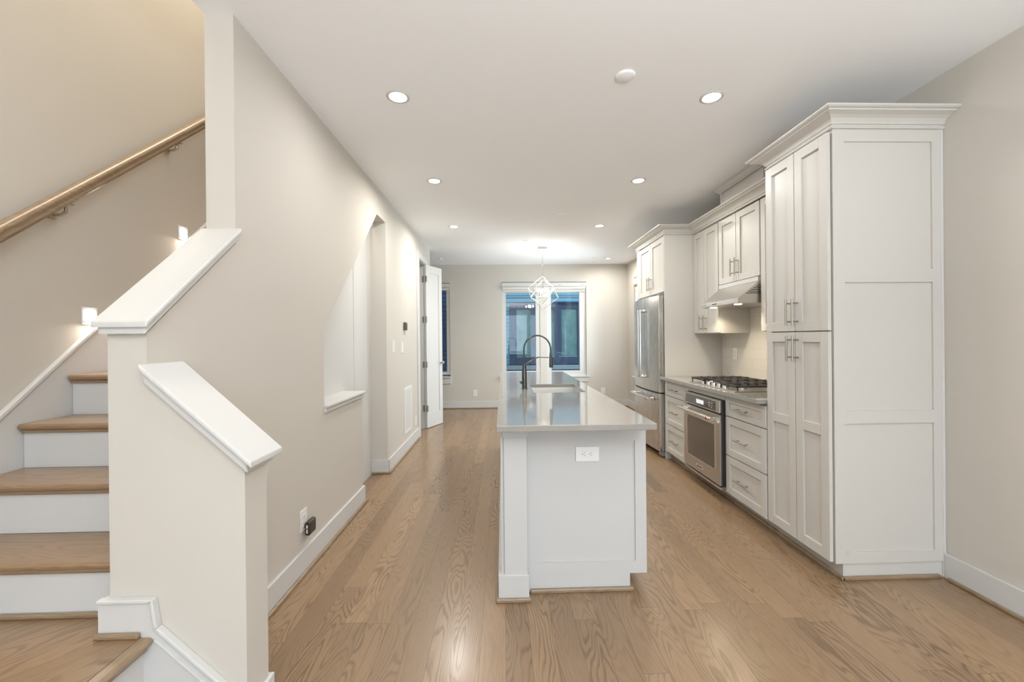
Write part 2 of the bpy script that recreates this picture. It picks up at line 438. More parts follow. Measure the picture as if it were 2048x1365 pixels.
structure('trim_8', MB().box(-1.311, XL+.028, 2.698, 3.43, .888, .908), 'trim', .005)
structure('trim_9', MB().box(-1.311, XL+.014, 2.698, 3.418, .855, .888), 'trim', .006)
structure('trim_18', MB().prism([(2.66, 1.335), (3.83, 2.44), (3.8, 2.49), (2.64, 1.38)], 0, -1.305, XLI-.001), 'trim')

# ------------------------------------------------------------------ stairs
st = thing('staircase', (-1.70, 1.47, LZ), 'oak and white staircase climbing behind the sloped knee wall at left', 'staircase')
NST = 11
for k in range(1, NST+1):
    y = YR+RUN*(k-1); z = LZ+RISE*k
    m = MB().prism([(y-.028, z-.010), (y-.022, z-.001), (y+RUN, z), (y+RUN, z-.027), (y-.020, z-.027), (y-.028, z-.019)], 0, XS+.022, XLI)
    build('tread', m, 'oak_tread', st, .004)
    build('cove_moulding', MB().box(XS+.022, XLI, y-.016, y, z-.043, z-.027), 'oak_tread', st, .006)
    build('riser', MB().box(XS+.022, XLI, y, y+.015, z-RISE, z-.027), 'trim', st)
build('shoe_moulding', MB().box(XS+.02, XLI-.02, YR-.016, YR, LZ, LZ+.018), 'oak_trimx', st, .006)
def zs(y): return .997+.93*(y-1.806)
sk = MB().prism([(1.30, LZ), (1.30, LZ+.14), (1.30, zs(1.30)), (3.7, zs(3.7)), (3.7, zs(3.7)-.42), (1.62, LZ)], 0, XS, XS+.020)
build('skirt_board', sk, 'trim', st)
sk = MB().prism([(1.30, zs(1.30)), (1.30, zs(1.30)+.028), (3.7, zs(3.7)+.028), (3.7, zs(3.7))], 0, XS, XS+.026)
build('skirt_cap', sk, 'trim', st, .005)
la = thing('stair_landing', (-1.6, 1.0, 0), 'oak landing with white riser and steps down to the floor, bottom left', 'stair landing')
build('landing_floor', MB().box(XS, -1.165, .2, 1.374, LZ-.027, LZ).box(XS, XLI, 1.374, YR, LZ-.027, LZ), 'oak_landing', la)
build('nosing', MB().prism([(-1.165, LZ), (-1.135, LZ-.001), (-1.125, LZ-.012), (-1.133, LZ-.027), (-1.165, LZ-.027)], 1, .2, 1.356), 'oak_trim', la, .003)
build('cove_moulding', MB().box(-1.160, -1.142, .2, 1.356, LZ-.043, LZ-.027), 'oak_trim', la, .006)
build('riser', MB().box(-1.175, -1.160, .2, 1.358, .19, LZ-.027), 'trim', la)
build('tread', MB().box(-1.16, -.875, .2, 1.356, .163, .19), 'oak_tread', la, .008)
build('riser', MB().box(-.915, -.90, .2, 1.358, 0, .163), 'trim', la)
sb = MB().prism([(-1.30, LZ), (-1.30, .495), (-1.133, .495), (-1.118, .405), (-.845, .150), (-.845, 0), (-1.22, 0), (-1.22, LZ)], 1, 1.358, 1.374)
build('skirt_board', sb, 'trim', la)
def band(pts, off, wd, y0, y1):
    m = MB()
    for (a, b_) in zip(pts, pts[1:]):
        d = Vector((b_[0]-a[0], b_[1]-a[1])).normalized(); n = Vector((d.y, -d.x))
        A = Vector(a)+n*off; B = Vector(b_)+n*off
        m.prism([tuple(A), tuple(B), tuple(B+n*wd), tuple(A+n*wd)], 1, y0, y1)
    return m
build('skirt_cap', band([(-1.30, .499), (-1.128, .499), (-1.114, .409), (-.838, .152)], -.002, .012, 1.350, 1.374), 'trim', la, .003)
build('skirt_bead', band([(-1.12, .372), (-.845, .116)], 0, .006, 1.352, 1.374), 'trim', la, .002)
build('base_block_side', MB().box(-1.300, XLI, 1.3745, YR-.001, LZ, .495), 'trim', la)
build('shoe_moulding', MB().box(-1.305, -1.165, 1.342, 1.358, LZ, LZ+.018), 'oak_trimx', la, .006)

# handrail
hr = thing('handrail', (-2.07, 1.3, 1.3), 'oak handrail on nickel brackets along the stair wall', 'handrail')
def rz(y): return 1.785+.906*(y-1.77)
prof = []
for (dx, dz) in [(-.024, -.026), (.024, -.026), (.027, -.010), (.022, -.004), (.030, .006), (.028, .020), (.012, .029), (-.012, .029), (-.028, .020), (-.030, .006), (-.022, -.004), (-.027, -.010)]: prof.append((dx, dz))
m = MB(); ys = [1.05, 3.75]; vs = []
for y in ys:
    for (dx, dz) in prof: vs.append((-2.07+dx, y-dz*.55, rz(y)+dz*.85))
n = len(prof)
m.add(vs, [(i, (i+1) % n, (i+1) % n+n, i+n) for i in range(n)], True)
m.add(vs, [tuple(range(n))[::-1], tuple(range(n, 2*n))])
build('rail', m, 'oak_trim', hr)
for y in (1.30, 2.03, 2.71, 3.5):
    z = rz(y)
    br = build('bracket', MB().tube([(XS+.004, y, z-.085), (-2.095, y, z-.088), (-2.072, y, z-.075), (-2.068, y, z-.040)], .007, 10).box(-2.085, -2.052, y-.022, y+.022, z-.038, z-.032), 'nickel', hr)
    build('rosette', MB().lathe([(0, .014), (.012, .013), (.024, .006), (.028, 0)], (XS, y, z-.085), 20, 0), 'nickel', br)

# step lights
def step_light(y, z, label):
    t = thing('step_light', (XS, y, z), label, 'step light', 'square step lights on the stair wall')
    build('cover_plate', MB().box(XS, XS+.006, y-.040, y+.040, z-.045, z+.045), 'white', t, .002)
    build('lens', MB().box(XS+.006, XS+.009, y-.026, y+.026, z-.024, z+.028), 'step', t, label='glowing square lens')
    lamp('step_light_lamp', 'AREA', (XS+.03, y, z), .7, (1, .9, .78), (0, -PI/2+.6, 0), size=.05)
step_light(2.205, 1.462, 'lower square step light glowing beside the knee wall corner')
step_light(2.84, 2.052, 'upper square step light glowing above the stair skirt board')

# ------------------------------------------------------------------ door and casing
d1 = thing('door_1', (XL, 6.2, 0), 'narrow white panel door standing open beside its casing at the far left', 'door', kind='structure')
cs = MB().box(XL, XL+.018, 5.60, 5.715, 0, 2.44).box(XL, XL+.018, 5.60, 6.34, 2.44, 2.53).box(XL, XL+.018, 6.215, 6.33, 0, 2.44)
build('casing', cs, 'trim', d1, .004)
build('jamb', MB().box(XLI-.01, XL+.001, 5.705, 5.735, 0, 2.455).box(XLI-.01, XL+.001, 6.19, 6.22, 0, 2.455).box(XLI-.01, XL+.001, 5.735, 6.19, 2.43, 2.455), 'trim', d1)
a0 = Vector((-1.128, 6.155)); a1 = Vector((-.955, 6.545)); dv = (a1-a0); L = dv.length; dv.normalize(); nv = Vector((dv.y, -dv.x))
lm = MB()
def lbox(u0, u1, n0, n1, z0, z1, mb):
    vs = []
    for u in (u0, u1):
        for q in (n0, n1):
            for z in (z0, z1):
                p = a0+dv*u+nv*q; vs.append((p.x, p.y, z))
    mb.add(vs, [(0, 1, 3, 2), (4, 6, 7, 5), (0, 4, 5, 1), (2, 3, 7, 6), (0, 2, 6, 4), (1, 5, 7, 3)])
w_ = .085
lbox(0, w_, -.035, 0, .01, 2.43, lm); lbox(L-w_, L, -.035, 0, .01, 2.43, lm)
lbox(w_, L-w_, -.035, 0, 2.43-.11, 2.43, lm); lbox(w_, L-w_, -.035, 0, .01, .22, lm)
lbox(w_, L-w_, -.025, -.010, .22, 2.32, lm)
leaf = build('door_leaf', lm, 'trim', d1)
for z in (.30, .95, 1.62, 2.22):
    hm = MB(); lbox(-.012, .0, -.006, .012, z-.045, z+.045, hm); lbox(0, .028, 0, .003, z-.045, z+.045, hm)
    hm.box(XL-.04, XL+.001, 6.184, 6.190, z-.045, z+.045).cyl((a0.x-.004, a0.y-.006, z-.048), .006, .096)
    build('hinge', hm, 'nickel', leaf)
kp = a0+dv*(L-.05)
build('knob', MB().tube([(kp.x+nv.x*.0, kp.y+nv.y*.0, .96), (kp.x+nv.x*.02, kp.y+nv.y*.02, .96), (kp.x+nv.x*.04, kp.y+nv.y*.04, .96), (kp.x+nv.x*.055, kp.y+nv.y*.055, .96), (kp.x+nv.x*.06, kp.y+nv.y*.06, .96)], [.012, .010, .026, .026, .008], 16), 'nickel', leaf)

# ------------------------------------------------------------------ windows
def window(name, x0, x1, z0, z1, label, yb=YB, fl=.055, fr=.05):
    t = thing(name, ((x0+x1)/2, yb, z0), label, 'window', kind='structure')
    y0, y1 = yb+.02, yb+.09
    fz = .055
    build('frame', MB().box(x0-fl, x0, y0, y1, z0-fz, z1+fz).box(x1, x1+fr, y0, y1, z0-fz, z1+fz).box(x0, x1, y0, y1, z0-fz, z0).box(x0, x1, y0, y1, z1, z1+fz), 'trim', t, .003)
    build('pane', MB().box(x0, x1, y0+.035, y0+.041, z0, z1), 'glass', t)
    return t
window('window_1', .062, .632, .70, 2.20, 'left pane of the rear double window behind the faucet', fl=.078, fr=.085)
window('window_2', .93, 1.476, .70, 2.20, 'right pane of the rear double window beside the mullion', fl=.085, fr=.075)
structure('trim_10', MB().box(.717, .845, YB+.012, YB+.13, .6, 2.41), 'wall', label='greige mullion between the rear panes')
structure('trim_11', MB().box(-.016, 1.606, YB+.02, YB+.12, .60, .645).box(1.551, 1.606, YB+.03, YB+.12, .60, 2.4).box(-.05, 1.655, YB-.045, YB+.02, .578, .603), 'trim', .004)
structure('trim_12', MB().box(-.03, 1.635, YB-.018, YB, .485, .578), 'trim', .003)
window('window_3', -1.92, -1.07, .70, 2.28, 'narrow dark window seen past the open door', fl=.06, fr=.065)
structure('trim_13', MB().box(-2.0, -.985, YB-.045, YB+.02, .590, .615), 'trim', .004)
structure('trim_14', MB().box(-1.99, -.99, YB-.018, YB, .475, .590), 'trim', .003)
t = thing('window_4', (XR, 7.05, .62), 'pale side window beside the refrigerator', 'window', kind='structure')
build('frame', MB().box(XR+.02, XR+.09, 6.6, 6.65, .62, 2.41).box(XR+.02, XR+.09, 7.45, 7.5, .62, 2.41).box(XR+.02, XR+.09, 6.65, 7.45, .62, .68).box(XR+.02, XR+.09, 6.65, 7.45, 2.35, 2.41), 'trim', t, .003)
build('pane', MB().box(XR+.05, XR+.056, 6.65, 7.45, .68, 2.35), 'glass', t)
structure('trim_15', MB().box(XR-.045, XR+.02, 6.54, 7.55, .590, .615).box(XR-.018, XR, 6.56, 7.53, .49, .590), 'trim', .004)
# front windows behind the camera
for i, (a, b_) in enumerate([(-1.0, .05), (.1, 1.2), (1.25, 2.3)]):
    t = thing('window_%d' % (i+5), ((a+b_)/2, YF, .35), ['left', 'middle', 'right'][i]+' front window behind the viewpoint', 'window', kind='structure')
    build('frame', MB().box(a, a+.06, YF-.1, YF-.04, .35, 2.5).box(b_-.06, b_, YF-.1, YF-.04, .35, 2.5).box(a+.06, b_-.06, YF-.1, YF-.04, .35, .42).box(a+.06, b_-.06, YF-.1, YF-.04, 2.43, 2.5), 'trim', t)
structure('trim_16', MB().box(.05, .1, YF-.12, YF, .35, 2.5).box(1.2, 1.25, YF-.12, YF, .35, 2.5), 'trim')

def shade(x0, x1, ztop, zbot, y, label, axis=0):
    t = thing('roller_shade', ((x0+x1)/2 if axis == 0 else y, y if axis == 0 else (x0+x1)/2, ztop), label, 'window shade', 'raised roller shades')
    def bx(a, b_, d0, d1, z0, z1):
        return MB().box(a, b_, y+d0, y+d1, z0, z1) if axis == 0 else MB().box(y+d0, y+d1, a, b_, z0, z1)
    s = 1 if axis == 0 else 1
    build('headrail', bx(x0, x1, -.010, .030, ztop-.085, ztop-.008), 'trim', t, .004)
    if axis == 0:
        build('roll', MB().tube([(x0+.01, y-.004, ztop-.115), (x1-.01, y-.004, ztop-.115)], .026, 16), 'shade', t)
    else:
        build('roll', MB().tube([(y-.004, x0+.01, ztop-.115), (y-.004, x1-.01, ztop-.115)], .026, 16), 'shade', t)
    build('fabric', bx(x0+.012, x1-.012, .012, .015, zbot, ztop-.10), 'shade', t)
    build('hem_bar', bx(x0+.012, x1-.012, .008, .020, zbot-.018, zbot), 'trim', t, .003)
    if axis == 0:
        for xx in ([x0+.07, (x0+x1)/2+.30, x1-.07] if x1-x0 > 1.3 else [x0+.07, x1-.07]):
            build('bracket', MB().box(xx-.012, xx+.012, y-.014, y-.009, ztop-.062, ztop-.050), 'nickel', t)
    return t
shade(-.012, 1.602, 2.400, 2.235, YB-.005, 'wide cream roller shade rolled up over the rear double window')
shade(-1.975, -1.008, 2.390, 2.315, YB-.002, 'cream roller shade rolled up over the window past the open door')
shade(6.605, 7.495, 2.405, 2.20, XR+.002, 'cream roller shade on the side window beside the refrigerator', 1)

# ------------------------------------------------------------------ neighbour's house outside
YN = 10.6
nb = thing('neighbour_house', (.7, YN, -1), 'blue-sided neighbouring house with navy windows outside the rear windows', 'house')
m = MB()
z = -1.2; k = 0
while z < 4.4:
    m.prism([(YN, z), (YN-.022, z+.004), (YN-.022, z+.012), (YN-.004, z+.098), (YN, z+.098)], 0, -5, 6); z += .098
m.box(-5, 6, YN, YN+.2, -1.2, 4.4)
build('siding', m, 'siding', nb)
def nwin(x0, x1, z0, z1, slits):
    fm = MB()
    xs = [x0]+[q for s in slits for q in s]+[x1]
    for a, b_ in zip(xs[0::2], xs[1::2]): fm.box(a, b_, YN-.09, YN-.02, z0, z1)
    for (a, b_, c0, c1) in [(s[0], s[1], z0, z0+.20) for s in slits]+[(s[0], s[1], z1-.13, z1) for s in slits]: fm.box(a, b_, YN-.09, YN-.02, c0, c1)
    fr = build('window_frame', fm, 'navy', nb, .01)
    for s in slits:
        build('bead', MB().box(s[0], s[1], YN-.10, YN-.06, z0+.185, z0+.20), 'ledge', fr)
        build('pane', MB().box(s[0], s[1], YN-.05, YN-.04, z0+.20, z1-.13), 'eglass', fr)
nwin(.17, 2.05, .66, 2.20, [(.35, .72), (1.06, 1.32), (1.50, 1.90)])
build('window_head', MB().box(.15, 2.2, YN-.12, YN-.02, 2.20, 2.24), 'navydark', nb)
build('ledge', MB().box(.0, 2.4, YN-.16, YN-.02, .53, .64), 'ledge', nb, .008)
build('skirt_band', MB().box(-1.2, 2.6, YN-.10, YN-.02, .30, .52), 'navydark', nb)
build('fascia', MB().box(-1.5, 3.0, YN-.08, YN-.02, 2.36, 2.40), 'ledge', nb)
build('fascia', MB().box(-1.5, 3.0, YN-.09, YN-.02, 2.255, 2.345), 'siding', nb)
# far left dark brick-like shingle wall section
m = MB(); z = -.5; r_ = 0
while z < 3.2:
    x = -4.2+(.11 if r_ % 2 else 0)
    while x < -.6:
        m.box(x, x+.212, YN-1.42, YN-1.40+.0, z, z+.088); x += .22
    z += .098; r_ += 1
m.box(-4.2, -.5, YN-1.40, YN-1.2, -.5, 3.2)
sh = thing('neighbour_wing', (-2.3, YN-1.3, -.5), 'dark navy shingled house wing outside the narrow left window', 'house')
build('shingle_wall', m, 'navy', sh)
structure('ground', MB().box(-8, 10, 8.1, 16, -1.4, -1.2).box(2.6, 10, -6, 8.1, -1.4, -1.2), plain('grey_paving', (.3, .31, .32), .8))

# ------------------------------------------------------------------ cabinets: shaker fronts
def shaker_x(mb, X, y0, y1, z0, z1, w=.058, th=.02, rec=.012, mids=(), mw=None):
    """front facing -X, its face at X"""
    mw = mw or w
    mb.box(X, X+th, y0, y0+w, z0, z1); mb.box(X, X+th, y1-w, y1, z0, z1)
    zs_ = [z0+w]+[q for m_ in mids for q in (m_-mw/2, m_+mw/2)]+[z1-w]
    mb.box(X, X+th, y0+w, y1-w, z0, z0+w); mb.box(X, X+th, y0+w, y1-w, z1-w, z1)
    for m_ in mids: mb.box(X, X+th, y0+w, y1-w, m_-mw/2, m_+mw/2)
    for a, b_ in zip(zs_[0::2], zs_[1::2]): mb.box(X+rec, X+th, y0+w, y1-w, a, b_)
    return mb
def pull_v(X, y, z0, z1, parent):
    m = MB().tube([(X-.036, y, z0), (X-.036, y, z1)], .0062, 12)
    for z in (z0+.025, z1-.025): m.tube([(X-.036, y, z), (X, y, z)], .0048, 10)
    return build('handle', m, 'nickel', parent)
def pull_h(X, y0, y1, z, parent):
    m = MB().tube([(X-.032, y0, z), (X-.032, y1, z)], .0058, 12)
    for y in (y0+.025, y1-.025): m.tube([(X-.032, y, z), (X, y, z)], .0046, 10)
    return build('handle', m, 'nickel', parent)

XD = 1.760; XC = 1.782
# pantry
pa = thing('pantry_cabinet', (2.08, 2.45, 0), 'tall off-white pantry cabinet with four doors at the right end', 'cabinet')
build('carcass', MB().box(XC+.002, XR-.002, 2.204, 2.72, .09, 2.44), 'cab', pa)
# near side panel: frame with three recessed fields
m = MB(); Y0, Y1 = 2.182, 2.204; x0, x1 = 1.786, 2.384
fx0, fx1 = 1.848, 2.338
m.box(x0, fx0, Y0, Y1, .088, 2.44); m.box(fx1, x1, Y0, Y1, .088, 2.44)
for a, b_ in ((.088, .149), (.845, .915), (1.611, 1.681), (2.372, 2.44)): m.box(fx0, fx1, Y0, Y1, a, b_)
for a, b_ in ((.149, .845), (.915, 1.611), (1.681, 2.372)): m.box(fx0, fx1, Y0+.009, Y1, a, b_)
build('side_panel', m, 'cab', pa)
build('scribe_strip', MB().box(2.384, XR-.0005, 2.178, 2.204, 0, 2.44), 'trim', pa, .003)
build('base', MB().box(1.832, XR-.002, 2.190, 2.72, 0, .09), 'cab', pa)
build('shoe_moulding', MB().box(1.815, XR-.034, 2.172, 2.19, 0, .02), 'oak_trimx', pa, .005)
build('shoe_moulding', MB().box(1.814, 1.832, 2.172, 2.72, 0, .02), 'oak_trim', pa, .005)
for (a, b_, hy) in ((2.190, 2.442, 2.418), (2.447, 2.712, 2.472)):
    dd = build('door', shaker_x(MB(), XD, a, b_, 1.352, 2.425), 'cab', pa, .0012, 1)
    pull_v(XD, hy, 1.385, 1.545, dd)
    dd = build('door', shaker_x(MB(), XD, a, b_, .096, 1.345, mids=(.80,)), 'cab', pa, .0012, 1)
    pull_v(XD, hy, 1.170, 1.325, dd)

# base cabinets
def toe(parent, y0, y1):
    build('toe_kick', MB().box(1.835, XR-.01, y0, y1, 0, .09), 'cab', parent)
    build('shoe_moulding', MB().box(1.817, 1.835, y0, y1, 0, .02), 'oak_trim', parent, .005)
CT = .898; CB = .868
def drawers(parent, y0, y1, hy0, hy1):
    for (a, b_, hz, ww) in ((.702, .853, .776, .045), (.395, .695, .542, .055), (.095, .388, .240, .055)):
        dd = build('drawer', shaker_x(MB(), XD-.006, y0, y1, a, b_, w=ww), 'cab', parent, .0012, 1)
        pull_h(XD-.006, hy0, hy1, hz, dd)
br = thing('base_cabinet', (2.08, 2.98, 0), 'three-drawer base cabinet between the oven and the pantry', 'cabinet', 'drawer base cabinets')
build('carcass', MB().box(XC-.006, XR-.01, 2.722, 3.225, .09, CB), 'cab', br); toe(br, 2.722, 3.225)
drawers(br, 2.724, 3.222, 2.905, 3.062)
bl = thing('base_cabinet', (2.08, 4.2, 0), 'three-drawer base cabinet between the refrigerator panel and the oven', 'cabinet', 'drawer base cabinets')
build('carcass', MB().box(XC-.006, XR-.01, 3.945, 4.447, .09, CB), 'cab', bl)
build('toe_kick', MB().box(1.835, XR-.01, 3.945, 4.43, 0, .09), 'cab', bl)
build('shoe_moulding', MB().box(1.817, 1.835, 3.945, 4.42, 0, .02), 'oak_trim', bl, .005)
drawers(bl, 3.95, 4.43, 4.09, 4.27)
oc = thing('oven_cabinet', (2.08, 3.6, 0), 'off-white cabinet housing the built-in wall oven under the cooktop', 'cabinet')
build('carcass', MB().box(XC-.006, XR-.01, 3.227, 3.943, .09, .125).box(XC-.006, XR-.01, 3.227, 3.27, .125, CB).box(XC-.006, XR-.01, 3.90, 3.943, .125, CB).box(XC-.006, XR-.01, 3.27, 3.90, .825, CB).box(2.34, XR-.01, 3.27, 3.90, .125, .825), 'cab', oc)
build('filler_panel', MB().box(XD-.006, XC-.006, 3.228, 3.942, .818, .860).box(XD-.006, XC-.006, 3.888, 3.942, .10, .818), 'cab', oc)
toe(oc, 3.227, 3.943)

# oven
OX = 1.714
ov = thing('wall_oven', (1.9, 3.56, .1), 'stainless wall oven with dark window and bar handle under the counter', 'oven')
build('body', MB().box(OX+.024, 2.33, 3.272, 3.86, .128, .812), 'black', ov)
build('side_trim', MB().box(OX+.016, XD-.004, 3.226, 3.24, .13, .812), 'black', ov)
build('control_panel', MB().box(OX, OX+.03, 3.238, 3.885, .712, .813), 'steelh', ov, .003)
g = build('control_glass', MB().box(OX-.0015, OX, 3.298, 3.838, .722, .799), 'dglass', ov)
build('display', MB().box(OX-.0025, OX-.0015, 3.496, 3.628, .740, .775), 'lcd', g)
mk = MB()
for i, (y, z) in enumerate([(3.41, .776), (3.39, .774), (3.355, .776), (3.41, .758), (3.385, .756), (3.352, .757), (3.40, .742), (3.362, .740)]): mk.box(OX-.0022, OX-.0015, y-.006, y+.006, z-.003, z+.003)
build('marking', mk, 'white', g)
dr = MB()
dr.box(OX, OX+.03, 3.238, 3.315, .135, .698).box(OX, OX+.03, 3.812, 3.885, .135, .698).box(OX, OX+.03, 3.315, 3.812, .612, .698).box(OX, OX+.03, 3.315, 3.812, .135, .243)
dr.box(OX+.02, OX+.03, 3.315, 3.812, .243, .612)
door = build('oven_door', dr, 'steelh', ov)
build('window', MB().box(OX+.003, OX+.019, 3.316, 3.811, .244, .611), 'dglass', door)
build('window_bezel', MB().box(OX-.002, OX+.004, 3.310, 3.318, .238, .616).box(OX-.002, OX+.004, 3.809, 3.817, .238, .616).box(OX-.002, OX+.004, 3.318, 3.809, .609, .616).box(OX-.002, OX+.004, 3.318, 3.809, .238, .246), 'chrome', door)
hd = build('handle', MB().tube([(1.655, 3.250, .666), (1.655, 3.872, .666)], .0145, 16).tube([(1.655, 3.262, .666), (1.69, 3.262, .666), (OX, 3.262, .640)], [.0145, .017, .020], 12).tube([(1.655, 3.860, .666), (1.69, 3.860, .666), (OX, 3.860, .640)], [.0145, .017, .020], 12), 'chrome', door)
build('medallion', MB().lathe([(0, -.006), (.012, -.006), (.016, -.003), (.016, .004)], (1.641, 3.300, .666), 24, 0), 'chrome', hd)
build('medallion_badge', MB().lathe([(0, -.0078), (.0125, -.0075), (.0125, -.005)], (1.641, 3.300, .666), 24, 0), 'red', hd, label='round red badge on the handle')
lp = build('name_plate', MB().box(OX-.003, OX, 3.518, 3.636, .172, .198), 'chrome', door, .001)
text_mesh('lettering', 'KitchenAid', .019, 'black', lp, (OX-.0034, 3.577, .1855), (PI/2, 0, -PI/2))
build('vent_strip', MB().box(OX+.004, OX+.03, 3.238, 3.885, .100, .122), 'steelh', ov, .002)

# countertop of the kitchen run
ct = build('kitchen_countertop', MB().box(1.697, XR-.012, 2.722, 4.447, CB, CT).box(1.697, 1.757, 4.447, 4.452, CB, CT), 'quartz', None, .002)
tag(ct, 'grey quartz worktop under the cooktop, between pantry and refrigerator panel', 'countertop')

# backsplash
bs = build('backsplash', MB().box(XR-.012, XR-.0005, 2.722, 4.447, CT, 1.80), 'tile')
tag(bs, 'cream horizontal tile backsplash behind the gas cooktop', 'backsplash')

# cooktop
ck = thing('gas_cooktop', (2.0, 3.47, CT), 'stainless gas cooktop with black cast iron grates set in the worktop', 'cooktop')
cy0, cy1, cx0, cx1 = 3.09, 3.86, 1.752, 2.262
build('pan', MB().box(cx0, cx1, cy0, cy1, CT, CT+.008), 'steelh', ck, .004)
for (x, y, r) in [(1.90, 3.24, .040), (2.13, 3.24, .034), (2.02, 3.475, .052), (1.90, 3.72, .034), (2.13, 3.72, .040)]:
    bb = build('burner', MB().lathe([(r, 0), (r, .014), (r*.8, .018), (0, .018)], (x, y, CT+.008), 24), 'steel', ck)
    build('burner_cap', MB().lathe([(r*.82, 0), (r*.82, .006), (r*.7, .010), (0, .010)], (x, y, CT+.026), 24), 'iron', bb)
for i in range(5):
    y = 3.30+i*.088
    build('knob', MB().lathe([(.020, 0), (.019, .020), (.016, .024), (0, .025)], (1.795, y, CT+.008), 20).box(1.777, 1.813, y-.003, y+.003, CT+.033, CT+.037), 'chrome', ck)
gz0, gz1 = CT+.034, CT+.050
for gi, (a, b_, xs0) in enumerate([(3.095, 3.345, 1.775), (3.352, 3.602, 1.845), (3.609, 3.855, 1.775)]):
    g = MB(); b2 = 2.25
    g.box(xs0, b2, a, a+.012, gz0, gz1).box(xs0, b2, b_-.012, b_, gz0, gz1).box(xs0, xs0+.014, a, b_, gz0, gz1).box(b2-.012, b2, a, b_, gz0, gz1).box(2.01, 2.022, a, b_, gz0, gz1)
    mid = (a+b_)/2
    g.box(xs0, b2, mid-.005, mid+.005, gz0, gz1+.004)
    for xx in (1.86, 1.93, 2.08, 2.16):
        if xx > xs0+.02: g.box(xx-.005, xx+.005, a+.012, a+.082, gz0+.002, gz1+.006).box(xx-.005, xx+.005, b_-.082, b_-.012, gz0+.002, gz1+.006)
    for xx in (xs0+.004, b2-.012):
        for yy in (a+.001, b_-.011): g.box(xx, xx+.010, yy, yy+.010, CT+.008, gz0)
    build('grate', g, 'iron', ck, .003)

# refrigerator enclosure + fridge
XT = 1.762
fc = thing('refrigerator_cabinet', (2.08, 4.9, 1.8), 'two-door cabinet above the refrigerator, with full-height plain end panel', 'cabinet', 'wall cabinets')
build('side_panel', MB().box(XT, XR-.002, 4.450, 4.468, 0, 2.44), 'cab', fc, .001)
build('carcass', MB().box(XC, XR-.002, 4.469, 5.34, 1.815, 2.44), 'cab', fc)
for (a, b_, hy) in ((4.471, 4.865, 4.835), (4.870, 5.262, 4.900)):
    dd = build('door', shaker_x(MB(), XD, a, b_, 1.822, 2.425), 'cab', fc, .0012, 1)
    pull_v(XD, hy, 1.870, 2.030, dd)
build('filler_panel', MB().box(XD, XR-.002, 5.266, 5.36, 1.815, 2.44).box(XT, XR-.002, 5.342, 5.36, 0, 1.815), 'cab', fc)
rf = thing('refrigerator', (2.05, 4.9, 0), 'stainless french-door refrigerator with freezer drawer beyond the worktop', 'refrigerator')
fy0, fy1 = 4.485, 5.335; ym = (fy0+fy1)/2
build('cabinet_body', MB().box(1.79, 2.37, fy0+.006, fy1-.006, .035, 1.765), 'grey', rf)
def bowed(y0, y1, z0, z1):
    m = MB(); N = 10; outer = []
    for i in range(N+1):
        y = y0+(y1-y0)*i/N; t_ = (y-ym)/((fy1-fy0)/2)
        outer.append((1.708-.028*(1-t_*t_), y))
    return m.prism(outer+[(1.775, y1), (1.775, y0)], 2, z0, z1)
for (a, b_) in ((fy0, ym-.003), (ym+.003, fy1)):
    dd = build('door', bowed(a, b_, .715, 1.785), 'steel', rf, .003)
    s = -1 if a == fy0 else 1
    y = ym+s*.038
    h = MB().tube([(1.632, y, .845), (1.632, y, 1.650)], .0125, 14)
    for z in (.860, 1.635): h.tube([(1.632, y, z), (1.684, y, z)], [.012, .017], 12)
    build('handle', h, 'chrome', dd)
dd = build('freezer_drawer', bowed(fy0, fy1, .070, .700), 'steel', rf, .003)
h = MB().tube([(1.628, 4.60, .632), (1.622, ym, .632), (1.628, 5.22, .632)], .0135, 14)
for y in (4.615, 5.205): h.tube([(1.628, y, .632), (1.690, y, .632)], [.0135, .018], 12)
hh = build('handle', h, 'chrome', dd)
build('medallion', MB().lathe([(0, -.006), (.013, -.006), (.017, -.002), (.017, .004)], (1.614, 4.635, .632), 20, 0), 'chrome', hh)
build('medallion_badge', MB().lathe([(0, -.0075), (.012, -.0072), (.012, -.005)], (1.614, 4.635, .632), 20, 0), 'red', hh, label='round red badge on the handle')
build('hinge_cover', MB().box(1.715, 1.80, fy0+.004, fy0+.07, 1.786, 1.806), 'grey', rf, .006)
build('gap_trim', MB().box(1.72, 1.785, fy0+.004, fy1-.004, .700, .715), 'black', rf)
for y in (fy0+.035, fy1-.035):
    build('foot', MB().prism([(1.715, .034), (1.725, .066), (1.80, .066), (1.80, .010), (1.74, .010)], 1, y-.028, y+.028), 'grey', rf, .004)
    build('foot_pad', MB().cyl((1.765, y, 0), .016, .012), 'black', rf)

# upper cabinets
XU = 2.080
def upper(y0, y1, z0, z1, doors, hz, label, vis=None):
    t = thing('wall_cabinet', (2.24, (y0+y1)/2, z0), label, 'cabinet', 'wall cabinets')
    build('carcass', MB().box(XU+.021, XR-.002, y0+.001, y1-.001, z0, 2.44), 'cab', t, .001)
    for (a, b_, hy) in doors:
        dd = build('door', shaker_x(MB(), XU, a, b_, z0+.006, 2.425), 'cab', t, .0012, 1)
        pull_v(XU, hy, hz, hz+.155, dd)
    return t
upper(3.925, 4.448, 1.357, 2.44, ((3.935, 4.212, 4.172), (4.218, 4.444, 4.256)), 1.385, 'tall two-door wall cabinet between refrigerator panel and range hood')
upper(3.283, 3.923, 1.812, 2.44, ((3.288, 3.622, 3.592), (3.628, 3.920, 3.660)), 1.866, 'short two-door wall cabinet directly above the range hood')
upper(2.722, 3.281, 1.360, 2.44, ((2.730, 3.272, 2.775),), 1.385, 'wall cabinet half hidden behind the pantry, right of the hood')

